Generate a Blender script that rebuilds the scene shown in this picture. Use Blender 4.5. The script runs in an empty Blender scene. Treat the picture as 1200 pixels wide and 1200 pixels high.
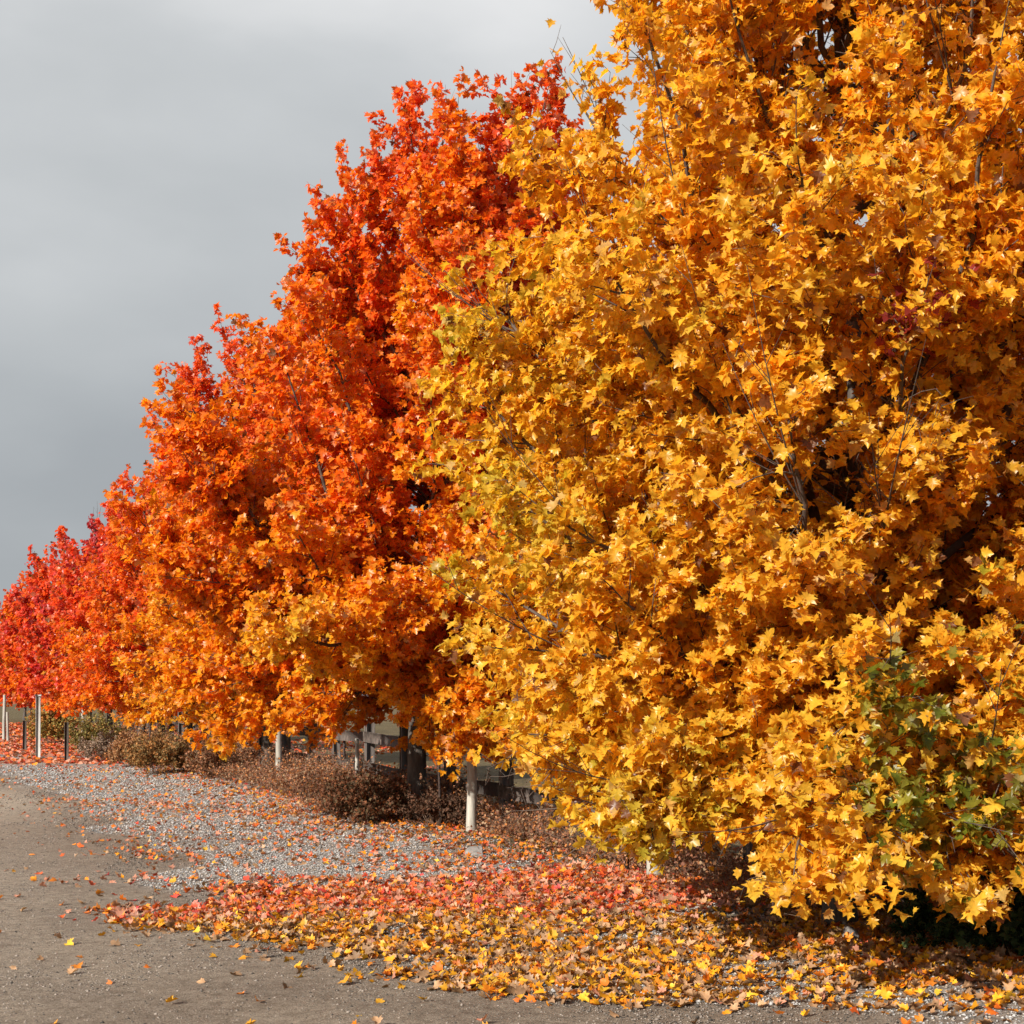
import bpy, math, random
import numpy as np

sc = bpy.context.scene
COL = sc.collection
rng = np.random.default_rng(7)

# ------------------------------------------------------------------ camera
cam_d = bpy.data.cameras.new("camera"); cam = bpy.data.objects.new("camera", cam_d); COL.objects.link(cam)
sc.camera = cam
cam.location = (0, 0, 1.7); cam.rotation_euler = (math.radians(90), 0, 0)
cam_d.sensor_width = 36; cam_d.lens = 49.5
cam_d.shift_y = (820 - 600) / 1200.0
cam_d.clip_start = 0.1; cam_d.clip_end = 6000

# ------------------------------------------------------------------ light
S = np.array([-0.67, -0.74, 0.52]); S /= np.linalg.norm(S)      # towards the sun
el = math.asin(S[2]); az = math.atan2(S[0], S[1])
from mathutils import Vector
sd = bpy.data.lights.new("sun", 'SUN'); so = bpy.data.objects.new("sun", sd); COL.objects.link(so)
sd.energy = 5.0; sd.angle = math.radians(0.55); sd.color = (1.0, 0.93, 0.82)
so.rotation_euler = Vector(S).to_track_quat('Z', 'Y').to_euler(); so.location = (-30, -20, 30)

w = bpy.data.worlds.new("World"); sc.world = w; w.use_nodes = True
nt = w.node_tree; N = nt.nodes; L = nt.links
for n in list(N): N.remove(n)
out = N.new('ShaderNodeOutputWorld')
sky = N.new('ShaderNodeTexSky'); sky.sky_type = 'NISHITA'; sky.sun_disc = False
sky.sun_elevation = el; sky.sun_rotation = az
bg1 = N.new('ShaderNodeBackground'); bg1.inputs[1].default_value = 0.07
L.new(sky.outputs[0], bg1.inputs[0])
tc = N.new('ShaderNodeTexCoord'); sep = N.new('ShaderNodeSeparateXYZ'); L.new(tc.outputs['Generated'], sep.inputs[0])
# cloud deck: soft streaky greys, paler higher up
mp = N.new('ShaderNodeMapping'); mp.inputs['Scale'].default_value = (1.3, 1.3, 3.0); mp.inputs['Rotation'].default_value = (0.12, -0.10, 0.2)
L.new(tc.outputs['Generated'], mp.inputs[0])
nz = N.new('ShaderNodeTexNoise'); nz.inputs['Scale'].default_value = 2.6; nz.inputs['Detail'].default_value = 6; nz.inputs['Roughness'].default_value = .45
L.new(mp.outputs[0], nz.inputs[0])
m1 = N.new('ShaderNodeMath'); m1.operation = 'MULTIPLY_ADD'; m1.inputs[1].default_value = 0.42; m1.inputs[2].default_value = -0.20
L.new(nz.outputs[0], m1.inputs[0])
m2 = N.new('ShaderNodeMath'); m2.operation = 'ADD'; L.new(m1.outputs[0], m2.inputs[0]); L.new(sep.outputs[2], m2.inputs[1])
rp = N.new('ShaderNodeValToRGB'); L.new(m2.outputs[0], rp.inputs[0])
e = rp.color_ramp.elements
e[0].position = 0.0; e[0].color = (0.31, 0.328, 0.345, 1)
e[1].position = 1.0; e[1].color = (0.66, 0.67, 0.68, 1)
for p, c in ((0.13, (0.345, 0.366, 0.385, 1)), (0.22, (0.41, 0.432, 0.448, 1)), (0.30, (0.47, 0.490, 0.503, 1)), (0.36, (0.53, 0.548, 0.56, 1)), (0.46, (0.71, 0.715, 0.72, 1))):
    q = e.new(p); q.color = c
bg2 = N.new('ShaderNodeBackground'); L.new(rp.outputs[0], bg2.inputs[0]); bg2.inputs[1].default_value = 0.69
mr = N.new('ShaderNodeMapRange'); mr.inputs[1].default_value = -0.6; mr.inputs[2].default_value = 0.35; mr.inputs[3].default_value = 0.35; mr.inputs[4].default_value = 0.97
L.new(sep.outputs[1], mr.inputs[0])
mx = N.new('ShaderNodeMixShader'); L.new(mr.outputs[0], mx.inputs[0]); L.new(bg1.outputs[0], mx.inputs[1]); L.new(bg2.outputs[0], mx.inputs[2])
L.new(mx.outputs[0], out.inputs[0])

sc.view_settings.view_transform = 'Standard'; sc.view_settings.look = 'None'
sc.view_settings.exposure = 0.72; sc.view_settings.gamma = 1.0
sc.cycles.max_bounces = 9; sc.cycles.diffuse_bounces = 8; sc.cycles.transmission_bounces = 5; sc.cycles.glossy_bounces = 2
sc.cycles.caustics_reflective = False; sc.cycles.caustics_refractive = False

# ------------------------------------------------------------------ helpers
def unit(a): return a / np.maximum(np.linalg.norm(a, axis=-1, keepdims=True), 1e-9)

def mesh_obj(name, V, faces_flat, sizes, mats, parent=None, col=None, smooth=False, midx=None):
    me = bpy.data.meshes.new(name)
    V = np.asarray(V, np.float32).reshape(-1, 3)
    faces_flat = np.asarray(faces_flat, np.int32).ravel(); sizes = np.asarray(sizes, np.int32)
    me.vertices.add(len(V)); me.vertices.foreach_set('co', V.ravel())
    me.loops.add(len(faces_flat)); me.loops.foreach_set('vertex_index', faces_flat)
    me.polygons.add(len(sizes))
    st = np.concatenate([[0], np.cumsum(sizes)[:-1]]).astype(np.int32)
    me.polygons.foreach_set('loop_start', st)
    if smooth: me.polygons.foreach_set('use_smooth', np.ones(len(sizes), bool))
    if midx is not None: me.polygons.foreach_set('material_index', np.asarray(midx, np.int32))
    if col is not None:
        a = me.color_attributes.new('Col', 'FLOAT_COLOR', 'POINT')
        c = np.ones((len(V), 4), np.float32); c[:, :3] = col
        a.data.foreach_set('color', c.ravel())
    me.update(calc_edges=True); me.validate()
    for m in (mats if isinstance(mats, (list, tuple)) else [mats]): me.materials.append(m)
    o = bpy.data.objects.new(name, me); COL.objects.link(o)
    if parent is not None: o.parent = parent
    return o

def tag(o, label=None, cat=None, group=None, kind=None):
    if label: o['label'] = label
    if cat: o['category'] = cat
    if group: o['group'] = group
    if kind: o['kind'] = kind
    return o

def empty(name, loc, rz=0):
    o = bpy.data.objects.new(name, None); COL.objects.link(o); o.location = loc; o.rotation_euler = (0, 0, rz)
    o.empty_display_size = .3
    return o

def tubes(P, R, k=6):
    """P (B,n,3) centre lines, R (B,n) radii -> verts, quads (with tapered ends closed by the small radius)"""
    B, n, _ = P.shape
    T = np.empty_like(P); T[:, 1:-1] = P[:, 2:] - P[:, :-2]; T[:, 0] = P[:, 1] - P[:, 0]; T[:, -1] = P[:, -1] - P[:, -2]
    T = unit(T)
    ref = np.where(np.abs(T[:, :1, 2:3]) > .85, np.array([1., 0, 0]), np.array([0, 0, 1.]))
    U = unit(np.cross(T, np.broadcast_to(ref, T.shape))); W = np.cross(T, U)
    a = np.arange(k) * 2 * math.pi / k
    V = P[:, :, None] + R[:, :, None, None] * (np.cos(a)[None, None, :, None] * U[:, :, None] + np.sin(a)[None, None, :, None] * W[:, :, None])
    idx = np.arange(B * n * k).reshape(B, n, k)
    q = np.stack([idx[:, :-1], np.roll(idx, -1, 2)[:, :-1], np.roll(idx, -1, 2)[:, 1:], idx[:, 1:]], -1).reshape(-1, 4)
    return V.reshape(-1, 3), q

class Geo:
    def __init__(s): s.V = []; s.F = []; s.S = []; s.n = 0; s.C = []
    def add(s, V, F, col=None):
        V = np.asarray(V, float).reshape(-1, 3); F = np.asarray(F)
        s.V.append(V); s.F.append((F + s.n).ravel()); s.S.append(np.full(len(F), F.shape[1])); s.n += len(V)
        if col is not None: s.C.append(np.broadcast_to(col, V.shape))
    def obj(s, name, mats, parent=None, smooth=False):
        return mesh_obj(name, np.concatenate(s.V), np.concatenate(s.F), np.concatenate(s.S), mats, parent,
                        np.concatenate(s.C) if s.C else None, smooth)

# ------------------------------------------------------------------ materials
def mat(name):
    m = bpy.data.materials.new(name); m.use_nodes = True
    return m, m.node_tree.nodes, m.node_tree.links, m.node_tree.nodes['Principled BSDF'], m.node_tree.nodes['Material Output']

def leaf_mat(name, trans=0.56, rough=.36, spec=.5, boost=1.0):
    m, N, L, b, o = mat(name)
    at = N.new('ShaderNodeAttribute'); at.attribute_name = 'Col'
    g = N.new('ShaderNodeNewGeometry')
    nz = N.new('ShaderNodeTexNoise'); nz.inputs['Scale'].default_value = 38; nz.inputs['Detail'].default_value = 3
    tc = N.new('ShaderNodeTexCoord'); L.new(tc.outputs['Object'], nz.inputs['Vector'])
    mr = N.new('ShaderNodeMapRange'); mr.inputs[1].default_value = .3; mr.inputs[2].default_value = .7; mr.inputs[3].default_value = .80; mr.inputs[4].default_value = 1.15
    L.new(nz.outputs[0], mr.inputs[0])
    vm = N.new('ShaderNodeVectorMath'); vm.operation = 'SCALE'; L.new(at.outputs['Color'], vm.inputs[0]); L.new(mr.outputs[0], vm.inputs['Scale'])
    L.new(vm.outputs[0], b.inputs['Base Color']); b.inputs['Roughness'].default_value = rough
    b.inputs['Specular IOR Level'].default_value = spec
    tr = N.new('ShaderNodeBsdfTranslucent')
    gm = N.new('ShaderNodeVectorMath'); gm.operation = 'MULTIPLY'; gm.inputs[1].default_value = (1.24 * boost, 1.06 * boost, .6 * boost)
    L.new(vm.outputs[0], gm.inputs[0]); L.new(gm.outputs[0], tr.inputs[0])
    mx = N.new('ShaderNodeMixShader'); mx.inputs[0].default_value = trans
    L.new(b.outputs[0], mx.inputs[1]); L.new(tr.outputs[0], mx.inputs[2]); L.new(mx.outputs[0], o.inputs[0])
    return m

M_leaf = leaf_mat('maple_leaf')
M_litter = leaf_mat('fallen_leaf', .15, .5, .4)
M_weed = leaf_mat('dry_weed', .2, .7, .2)

def bark_mat(name, c1, c2, sc_=14, zs=.25):
    m, N, L, b, o = mat(name)
    tc = N.new('ShaderNodeTexCoord'); mp = N.new('ShaderNodeMapping'); mp.inputs['Scale'].default_value = (1, 1, zs)
    L.new(tc.outputs['Object'], mp.inputs[0])
    nz = N.new('ShaderNodeTexNoise'); nz.inputs['Scale'].default_value = sc_; nz.inputs['Detail'].default_value = 6; nz.inputs['Roughness'].default_value = .65
    L.new(mp.outputs[0], nz.inputs[0])
    r = N.new('ShaderNodeValToRGB'); r.color_ramp.elements[0].position = .35; r.color_ramp.elements[1].position = .68
    r.color_ramp.elements[0].color = (*c1, 1); r.color_ramp.elements[1].color = (*c2, 1)
    L.new(nz.outputs[0], r.inputs[0]); L.new(r.outputs[0], b.inputs['Base Color']); b.inputs['Roughness'].default_value = .85
    bp = N.new('ShaderNodeBump'); bp.inputs['Strength'].default_value = .6; bp.inputs['Distance'].default_value = .02
    L.new(nz.outputs[0], bp.inputs['Height']); L.new(bp.outputs[0], b.inputs['Normal'])
    return m
M_bark = bark_mat('maple_bark', (.030, .024, .020), (.105, .088, .075))
M_twig = bark_mat('twig_bark', (.045, .030, .024), (.12, .09, .07), 9, 1)
M_white = bark_mat('weathered_white_wood', (.22, .205, .175), (.44, .42, .37), 16, .12)
M_fence = bark_mat('old_fence_wood', (.055, .045, .042), (.165, .14, .125), 12, .15)
M_rail = bark_mat('old_rail_wood', (.045, .034, .029), (.125, .098, .084), 10, 1)
M_steel = bark_mat('rusty_stake_steel', (.022, .014, .012), (.06, .035, .027), 20, .5)
M_stone = bark_mat('pale_stone', (.13, .12, .11), (.27, .25, .235), 9, 1)

def ground_mat(name, road=False):
    m, N, L, b, o = mat(name)
    tc = N.new('ShaderNodeTexCoord')
    def noise(s, d=4, r=.6, vec=None):
        n = N.new('ShaderNodeTexNoise'); n.inputs['Scale'].default_value = s; n.inputs['Detail'].default_value = d; n.inputs['Roughness'].default_value = r
        L.new(vec or tc.outputs['Object'], n.inputs['Vector']); return n.outputs[0]
    def ramp(v, stops):
        r = N.new('ShaderNodeValToRGB'); L.new(v, r.inputs[0]); el = r.color_ramp.elements
        el[0].position, el[0].color = stops[0][0], (*stops[0][1], 1); el[1].position, el[1].color = stops[-1][0], (*stops[-1][1], 1)
        for p, c in stops[1:-1]:
            q = el.new(p); q.color = (*c, 1)
        return r.outputs[0]
    def mixc(f, a, b_, mode='MIX'):
        x = N.new('ShaderNodeMix'); x.data_type = 'RGBA'; x.blend_type = mode
        if hasattr(f, 'links') or not isinstance(f, float): L.new(f, x.inputs[0])
        else: x.inputs[0].default_value = f
        for i, v in ((6, a), (7, b_)):
            if isinstance(v, tuple): x.inputs[i].default_value = (*v, 1)
            else: L.new(v, x.inputs[i])
        return x.outputs[2]
    # pebbles
    v1 = N.new('ShaderNodeTexVoronoi'); v1.inputs['Scale'].default_value = 55; L.new(tc.outputs['Object'], v1.inputs['Vector'])
    v2 = N.new('ShaderNodeTexVoronoi'); v2.inputs['Scale'].default_value = 24; L.new(tc.outputs['Object'], v2.inputs['Vector'])
    sp = N.new('ShaderNodeSeparateColor'); L.new(v1.outputs['Color'], sp.inputs[0])
    sp2 = N.new('ShaderNodeSeparateColor'); L.new(v2.outputs['Color'], sp2.inputs[0])
    gravel = ramp(sp.outputs[0], ((0.0, (.13, .12, .115)), (.35, (.27, .26, .25)), (.7, (.38, .37, .365)), (1, (.56, .55, .545))))
    gravel2 = ramp(sp2.outputs[1], ((0.0, (.17, .16, .15)), (.5, (.34, .33, .32)), (1, (.52, .51, .50))))
    gravel = mixc(.35, gravel, gravel2)
    fine = noise(90, 3, .7); mid = noise(1.3, 5, .6); big = noise(.28, 3, .5)
    dirt = ramp(mid, ((.3, (.19, .15, .115)), (.5, (.25, .205, .16)), (.72, (.33, .28, .22))))
    dirt = mixc(.55, dirt, ramp(fine, ((.36, (.07, .058, .048)), (.5, (.24, .20, .16)), (.62, (.46, .41, .35)))))
    dirt = mixc(.16, dirt, gravel)
    at = N.new('ShaderNodeAttribute'); at.attribute_name = 'Col'
    s = N.new('ShaderNodeSeparateColor'); L.new(at.outputs['Color'], s.inputs[0])
    # r = packed dirt, g = pale dust, b = grass/field soil
    fr = N.new('ShaderNodeMath'); fr.operation = 'MULTIPLY_ADD'; L.new(mid, fr.inputs[0]); fr.inputs[1].default_value = 1.4
    sub = N.new('ShaderNodeMath'); sub.operation = 'SUBTRACT'; L.new(s.outputs[0], sub.inputs[0]); sub.inputs[1].default_value = .70
    L.new(sub.outputs[0], fr.inputs[2])
    cl = N.new('ShaderNodeMapRange'); L.new(fr.outputs[0], cl.inputs[0]); cl.inputs[1].default_value = .2; cl.inputs[2].default_value = .8
    c = mixc(cl.outputs[0], gravel, dirt)
    dust = mixc(.5, (.42, .37, .30), ramp(fine, ((.3, (.33, .285, .235)), (.7, (.50, .45, .38)))))
    c = mixc(s.outputs[1], c, dust)
    grass = ramp(noise(6, 6, .7), ((.3, (.055, .045, .022)), (.5, (.12, .095, .045)), (.7, (.21, .165, .075))))
    c = mixc(s.outputs[2], c, grass)
    # darker damp gravelly patches in the road
    dk = ramp(big, ((.40, (.80, .765, .735)), (.58, (1.0, .985, .96))))
    pt = ramp(noise(9, 6, .8), ((.38, (.66, .62, .59)), (.58, (1.04, 1.03, 1.02)))); dk = mixc(1.0, dk, pt, 'MULTIPLY')
    c = mixc(1.0, c, dk, 'MULTIPLY')
    c = mixc(1.0, c, (.98, .95, .91), 'MULTIPLY')
    L.new(c, b.inputs['Base Color']); b.inputs['Roughness'].default_value = .9; b.inputs['Specular IOR Level'].default_value = .25
    bp = N.new('ShaderNodeBump'); bp.inputs['Strength'].default_value = 1.0; bp.inputs['Distance'].default_value = .02
    L.new(noise(65, 5, .75), bp.inputs['Height'])
    bp2 = N.new('ShaderNodeBump'); bp2.inputs['Strength'].default_value = .6; bp2.inputs['Distance'].default_value = .03
    L.new(noise(7, 6, .65), bp2.inputs['Height']); L.new(bp.outputs[0], bp2.inputs['Normal']); L.new(bp2.outputs[0], b.inputs['Normal'])
    return m
M_ground = ground_mat('gravel_and_soil'); M_road = ground_mat('packed_dirt_road')

# ------------------------------------------------------------------ smooth noise in numpy
def vnoise(P, seed=0, oct=2):
    P = np.asarray(P, float); r = np.random.default_rng(seed); out = np.zeros(P.shape[:-1]); a = 1.
    for o_ in range(oct):
        for _ in range(4):
            k = r.normal(size=P.shape[-1]); k /= np.linalg.norm(k)
            out += a * np.sin((P @ k) * (1.0 + r.random()) * 2 ** o_ + r.random() * 6.28)
        a *= .55
    return out / 3.0

# ------------------------------------------------------------------ terrain
# row of maples: x = 6.33 - 0.4*y.  Road runs along it on the left and bends away to the left.
def row_x(y): return 6.33 - 0.40 * y
def road_edge(y):
    """right edge of the driven dirt road"""
    pts_y = np.array([-30, 4, 7.4, 8.6, 10.3, 12.7, 15, 18, 22, 26, 30, 33, 36, 40, 60])
    pts_x = np.array([12, 3.2, .75, -.75, -2.2, -3.3, -4.3, -5.6, -7.2, -9.0, -11.3, -13.7, -17.5, -26, -80])
    return np.interp(y, pts_y, pts_x)

def grid_sheet(name, xs, ys, zfun, colfun, m):
    X, Y = np.meshgrid(xs, ys); Z = zfun(X, Y)
    V = np.stack([X, Y, Z], -1).reshape(-1, 3); nx, ny = len(xs), len(ys)
    i = np.arange(nx * ny).reshape(ny, nx)
    F = np.stack([i[:-1, :-1], i[:-1, 1:], i[1:, 1:], i[1:, :-1]], -1).reshape(-1, 4)
    return mesh_obj(name, V, F, np.full(len(F), 4), m, None, colfun(X, Y).reshape(-1, 3), True)

def gz(X, Y):
    P = np.stack([X, Y], -1)
    d = X - row_x(Y)
    fade = np.clip((60 - np.abs(Y)) / 30, 0, 1) * np.clip((60 - np.abs(X)) / 20, 0, 1)
    z = .018 * vnoise(P * .9, 3) + .012 * vnoise(P * 2.9, 5)
    bank = .10 * np.exp(-((d + .2) / 1.0) ** 2)                # low bank the trees stand on
    re = X - road_edge(Y)
    z = z * np.clip(re / 1.5 + .3, .25, 1)
    return (z + bank) * fade
def gcol(X, Y):
    P = np.stack([X, Y], -1); re = X - road_edge(Y) + .5 * vnoise(P * .8, 9)
    r = np.clip(1 - re / 1.8, .0, 1)
    g = .85 * np.exp(-(((Y - 25.5) / 8) ** 2)) * np.clip(-(re) / 1.6 + .35, 0, 1)
    rt = X - road_edge(Y); g = np.maximum(g, .30 * np.exp(-((rt + 1.5 + .12 * vnoise(P * .5, 91)) / .28) ** 2) + .30 * np.exp(-((rt + 3.1 + .12 * vnoise(P * .5, 92)) / .30) ** 2))
    d = X - row_x(Y) + .3 * vnoise(P * 1.7, 4)
    b = np.clip((d + .9) / .8, 0, 1)
    far = np.clip((Y - 44) / 6, 0, 1)
    b = np.maximum(b, far)
    return np.stack([r, g, b], -1)
def axis(a, b, fine, lo, hi):
    mid = np.arange(a, b, fine); outl = a - np.geomspace(fine * 2, a - lo, 22)[::-1] ; outr = b + np.geomspace(fine * 2, hi - b, 22)
    return np.concatenate([outl, mid, outr])
ground = grid_sheet('ground', axis(-24, 8, .16, -3000, 3000), axis(5, 48, .16, -1500, 5000), gz, gcol, M_ground)
tag(ground, kind='structure')

# the road: its own sheet lying 4 mm above the ground sheet, fading into the shoulder at a wandering edge
rys = np.concatenate([np.arange(-8, 5, .5), np.arange(5, 44, .16)])
ru = np.concatenate([[0, .1, .25, .5, .8, 1.2, 1.7, 2.3, 3.1, 4, 5, 6, 7.5, 9]])
Yg, Ug = np.meshgrid(rys, ru, indexing='ij')
edge = road_edge(Yg) + .22 * vnoise(np.stack([Yg * .9, Yg * .3], -1), 12, 3)
Xg = edge - Ug * (1 + .1 * np.maximum(Yg - 28, 0))
Zg = gz(Xg, Yg) + .004
iv = np.arange(Yg.size).reshape(Yg.shape)
F = np.stack([iv[:-1, :-1], iv[1:, :-1], iv[1:, 1:], iv[:-1, 1:]], -1).reshape(-1, 4)
rc = gcol(Xg, Yg); rc[..., 0] = np.clip(gcol(Xg, Yg)[..., 0] + Ug * .6, 0, 1); rc[..., 2] = 0
road = mesh_obj('road', np.stack([Xg, Yg, Zg], -1).reshape(-1, 3), F[:, ::-1], np.full(len(F), 4), M_road, None, rc.reshape(-1, 3), True)
tag(road, kind='structure')

def gz1(x, y): return float(gz(np.array([x]), np.array([y]))[0])

# ------------------------------------------------------------------ leaf templates (real curled maple leaves)
def leaf_template(kind, r):
    """unit leaf: length ~1 along +y, stalk end at origin"""
    if kind == 3:      # full outline
        half = [(.10, .02), (.30, -.06), (.26, .10), (.54, .22), (.37, .30), (.42, .42), (.61, .60), (.43, .57), (.31, .60), (.25, .54), (.25, .70), (.13, .78)]
    elif kind == 2:
        half = [(.30, -.04), (.30, .11), (.55, .24), (.41, .36), (.62, .62), (.25, .53), (.23, .76)]
    elif kind == 1:
        half = [(.38, .05), (.30, .28), (.60, .58), (.20, .56)]
    else:
        half = [(.42, .22), (.42, .62)]
    pts = [(0., 0.)] + half + [(0., .96)] + [(-x, y) for x, y in half[::-1]]
    p = np.array(pts); p[1:] += r.normal(0, .018, (len(p) - 1, 2)); c = np.array([[0, .36]])
    p = np.concatenate([c, p])
    fold = r.uniform(-.10, .75); curl = r.uniform(-.95, .40); tw = r.normal(0, .42)
    x, y = p[:, 0], p[:, 1]
    z = fold * np.abs(x) + curl * (y - .35) ** 2 + tw * x * (y - .3) + r.normal(0, .035, len(x))
    V = np.stack([x, y - .1, z], -1); V[0, 2] -= .02
    n = len(pts)
    F = np.array([(0, 1 + i, 1 + (i + 1) % n) for i in range(n)])
    return V, F
TEMPL = {k: [leaf_template(k, np.random.default_rng(100 + 10 * k + i)) for i in range(16)] for k in range(4)}

def leaves(geo, pos, nrm, tip, size, col, kind, r):
    nrm = unit(nrm); tip = unit(tip - nrm * np.sum(tip * nrm, -1, keepdims=True)); side = np.cross(tip, nrm)
    which = r.integers(0, 16, len(pos))
    for t in range(16):
        s = which == t
        if not s.any(): continue
        V, F = TEMPL[kind][t]
        W = pos[s][:, None] + size[s][:, None, None] * (V[None, :, 0:1] * side[s][:, None] + V[None, :, 1:2] * tip[s][:, None] + V[None, :, 2:3] * nrm[s][:, None])
        nb = len(W); nv = len(V)
        FF = (F[None] + (np.arange(nb) * nv)[:, None, None]).reshape(-1, 3)
        cc = np.repeat(col[s][:, None], nv, 1).reshape(-1, 3)
        geo.add(W.reshape(-1, 3), FF, cc)

RAMP_P = np.array([0, .14, .26, .40, .54, .70, .86, 1.0])
RAMP_C = np.array([(.13, .20, .018), (.42, .40, .035), (.80, .50, .045), (.80, .38, .016), (.80, .25, .014), (.78, .145, .022), (.72, .082, .045), (.52, .048, .065)])
def ramp(v):
    v = np.clip(v, 0, 1); return np.stack([np.interp(v, RAMP_P, RAMP_C[:, i]) for i in range(3)], -1)

# ------------------------------------------------------------------ maple
def bez(p0, p1, p2, n):
    t = np.linspace(0, 1, n)[None, :, None]
    return (1 - t) ** 2 * p0[:, None] + 2 * t * (1 - t) * p1[:, None] + t ** 2 * p2[:, None]
def sample(P, par, s):
    n = P.shape[1]; f = s * (n - 1); i = np.minimum(f.astype(int), n - 2); a = (f - i)[:, None]
    return P[par, i] * (1 - a) + P[par, i + 1] * a, unit(P[par, i + 1] - P[par, i])

def maple(x, y, label, cat_group, seed, H, prof, colv, kind=2, lsize=.112, nlimb=70, dens=1.0, lean=(0, 0), trunk_r=.12,
          sec_gap=.125, nleaf=8, bare=0, rotz=0.0, patches=(), sky=(), zlow=1.6, twig_geo=True, zmin=1.25, skirt=0, limb_r=.006, zcut=None, irr=.13, wands=0, skz=(.85, 1.7), ska=(-2.9, .2)):
    r = np.random.default_rng(seed)
    z0 = gz1(x, y) - .03
    root = empty('maple_tree', (x, y, z0)); tag(root, label, 'maple tree', cat_group)
    pz = np.array([p[0] for p in prof]); pr = np.array([p[1] for p in prof])
    lean = np.array(lean)
    # trunk
    n = 14; tz = np.linspace(0, 1, n) ** 1.1 * H * .9
    tx = lean[0] * (tz / H) ** 1.5 + .10 * np.sin(tz * .9 + seed) * np.minimum(tz / 2, 1); ty = lean[1] * (tz / H) ** 1.5 + .08 * np.sin(tz * 1.1 + seed * 2) * np.minimum(tz / 2, 1)
    TP = np.stack([tx, ty, tz], -1)[None]
    TR = trunk_r * (1 - .90 * (tz / (H * .9)) ** .8); TR[0] *= 1.45
    g = Geo(); V, F = tubes(TP, TR[None], 10); g.add(V, F)
    trunk = g.obj('trunk', M_bark, root, True)
    axis_at = lambda z: np.stack([np.interp(z, tz, tx), np.interp(z, tz, ty), z], -1)
    # limbs: spread evenly over the crown's outline, each rising from the trunk
    def plan(n, za, zb, a0=None, a1=None):
        zz = np.linspace(za, zb, 200); rr_ = np.interp(zz, pz, pr) + .35; cdf = np.cumsum(rr_); cdf /= cdf[-1]
        ze = np.interp((np.arange(n) + r.random(n)) / n, cdf, zz)
        am = np.arange(n) * 2.39996 + r.normal(0, .3, n) if a0 is None else r.uniform(a0, a1, n)
        return ze, am
    ze, azm = plan(nlimb, zmin, H * .97)
    if skirt:
        z2 = r.uniform(skz[0], skz[1], skirt); azm = np.concatenate([azm, r.uniform(ska[0], ska[1], skirt)]); ze = np.concatenate([ze, z2]); nlimb += skirt
    out = np.stack([np.cos(azm), np.sin(azm), np.zeros(nlimb)], -1)
    re_ = np.interp(ze, pz, pr) * (1 + irr * vnoise(np.stack([np.cos(azm) * 1.6, np.sin(azm) * 1.6, ze * .8], -1), seed + 5, 2)) * r.uniform(1 - 1.6 * irr, 1 + irr, nlimb)
    re_ = np.maximum(re_ - .18, .12)
    u = np.clip((ze - zmin) / (H - zmin), 0, 1)
    elev = np.radians(np.interp(u, [0, .12, .35, .7, 1], [-12, 8, 34, 52, 70]) + r.normal(0, 7, nlimb))
    zs = np.clip(ze - np.tan(elev) * re_, zlow * r.uniform(.85, 1.25, nlimb), H * .86)
    start = axis_at(zs); end = axis_at(ze) + out * re_[:, None]; reach = np.linalg.norm(end - start, axis=1); d = unit(end - start)
    end[:, 2] = np.maximum(end[:, 2], zmin + .25 * r.random(nlimb))
    ctrl = start + d * reach[:, None] * .5 + out * (reach * .10)[:, None] + np.array([0, 0, 1]) * (np.interp(u, [0, .3, 1], [.16, .0, -.10]) * reach)[:, None]
    P1 = bez(start, ctrl, end, 9); P1[:, 1:-1] += r.normal(0, .025, (nlimb, 7, 3)) * reach[:, None, None] / 2
    # leader tops
    R1 = (limb_r + .0095 * reach)[:, None] * np.linspace(1, .18, 9)[None]
    gb = Geo(); V, F = tubes(P1, R1, 6); gb.add(V, F)
    # secondaries
    cnt = np.maximum((reach * .86 / sec_gap * dens).astype(int), 3)
    par = np.repeat(np.arange(nlimb), cnt); s = np.concatenate([np.linspace(.20, 1, c) for c in cnt]) + r.normal(0, .02, len(par)); s = np.clip(s, .1, .999)
    p, t = sample(P1, par, s)
    rnd = unit(r.normal(size=p.shape)); side = unit(np.cross(t, rnd))
    dd = unit(t * .62 + side * .78 + np.array([0, 0, .22]) + unit(out[par]) * .12)
    L2 = (.30 + .62 * (1 - s) ** .8) * r.uniform(.65, 1.25, len(par)) * np.clip(reach[par] / 2.4, .55, 1.15)
    tipm = s > .985; dd[tipm] = t[tipm]; L2[tipm] = .42
    pe = p + dd * L2[:, None] + np.array([0, 0, .10]) * L2[:, None] * r.normal(.4, 1, len(par))[:, None]
    pc = p + dd * L2[:, None] * .5 + r.normal(0, .05, p.shape)
    P2 = bez(p, pc, pe, 5)
    R2 = (.0035 + .005 * L2)[:, None] * np.linspace(1, .3, 5)[None]
    V, F = tubes(P2, R2, 4); gb.add(V, F)
    # twigs
    ntw = np.maximum((L2 / .095).astype(int), 2)
    par2 = np.repeat(np.arange(len(par)), ntw); s2 = np.concatenate([np.linspace(.12, 1, c) for c in ntw]); s2 = np.clip(s2 + r.normal(0, .03, len(s2)), 0, .999)
    p, t = sample(P2, par2, s2)
    side = unit(np.cross(t, unit(r.normal(size=p.shape))))
    d3 = unit(t * .6 + side * .8 + np.array([0, 0, .12])); L3 = r.uniform(.10, .26, len(p))
    p3 = p + d3 * L3[:, None]
    if twig_geo:
        P3 = np.stack([p, (p + p3) / 2 + r.normal(0, .008, p.shape), p3], 1); V, F = tubes(P3, np.full((len(p), 3), .0022) * np.array([1.2, 1, .5]), 3); gb.add(V, F)
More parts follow.
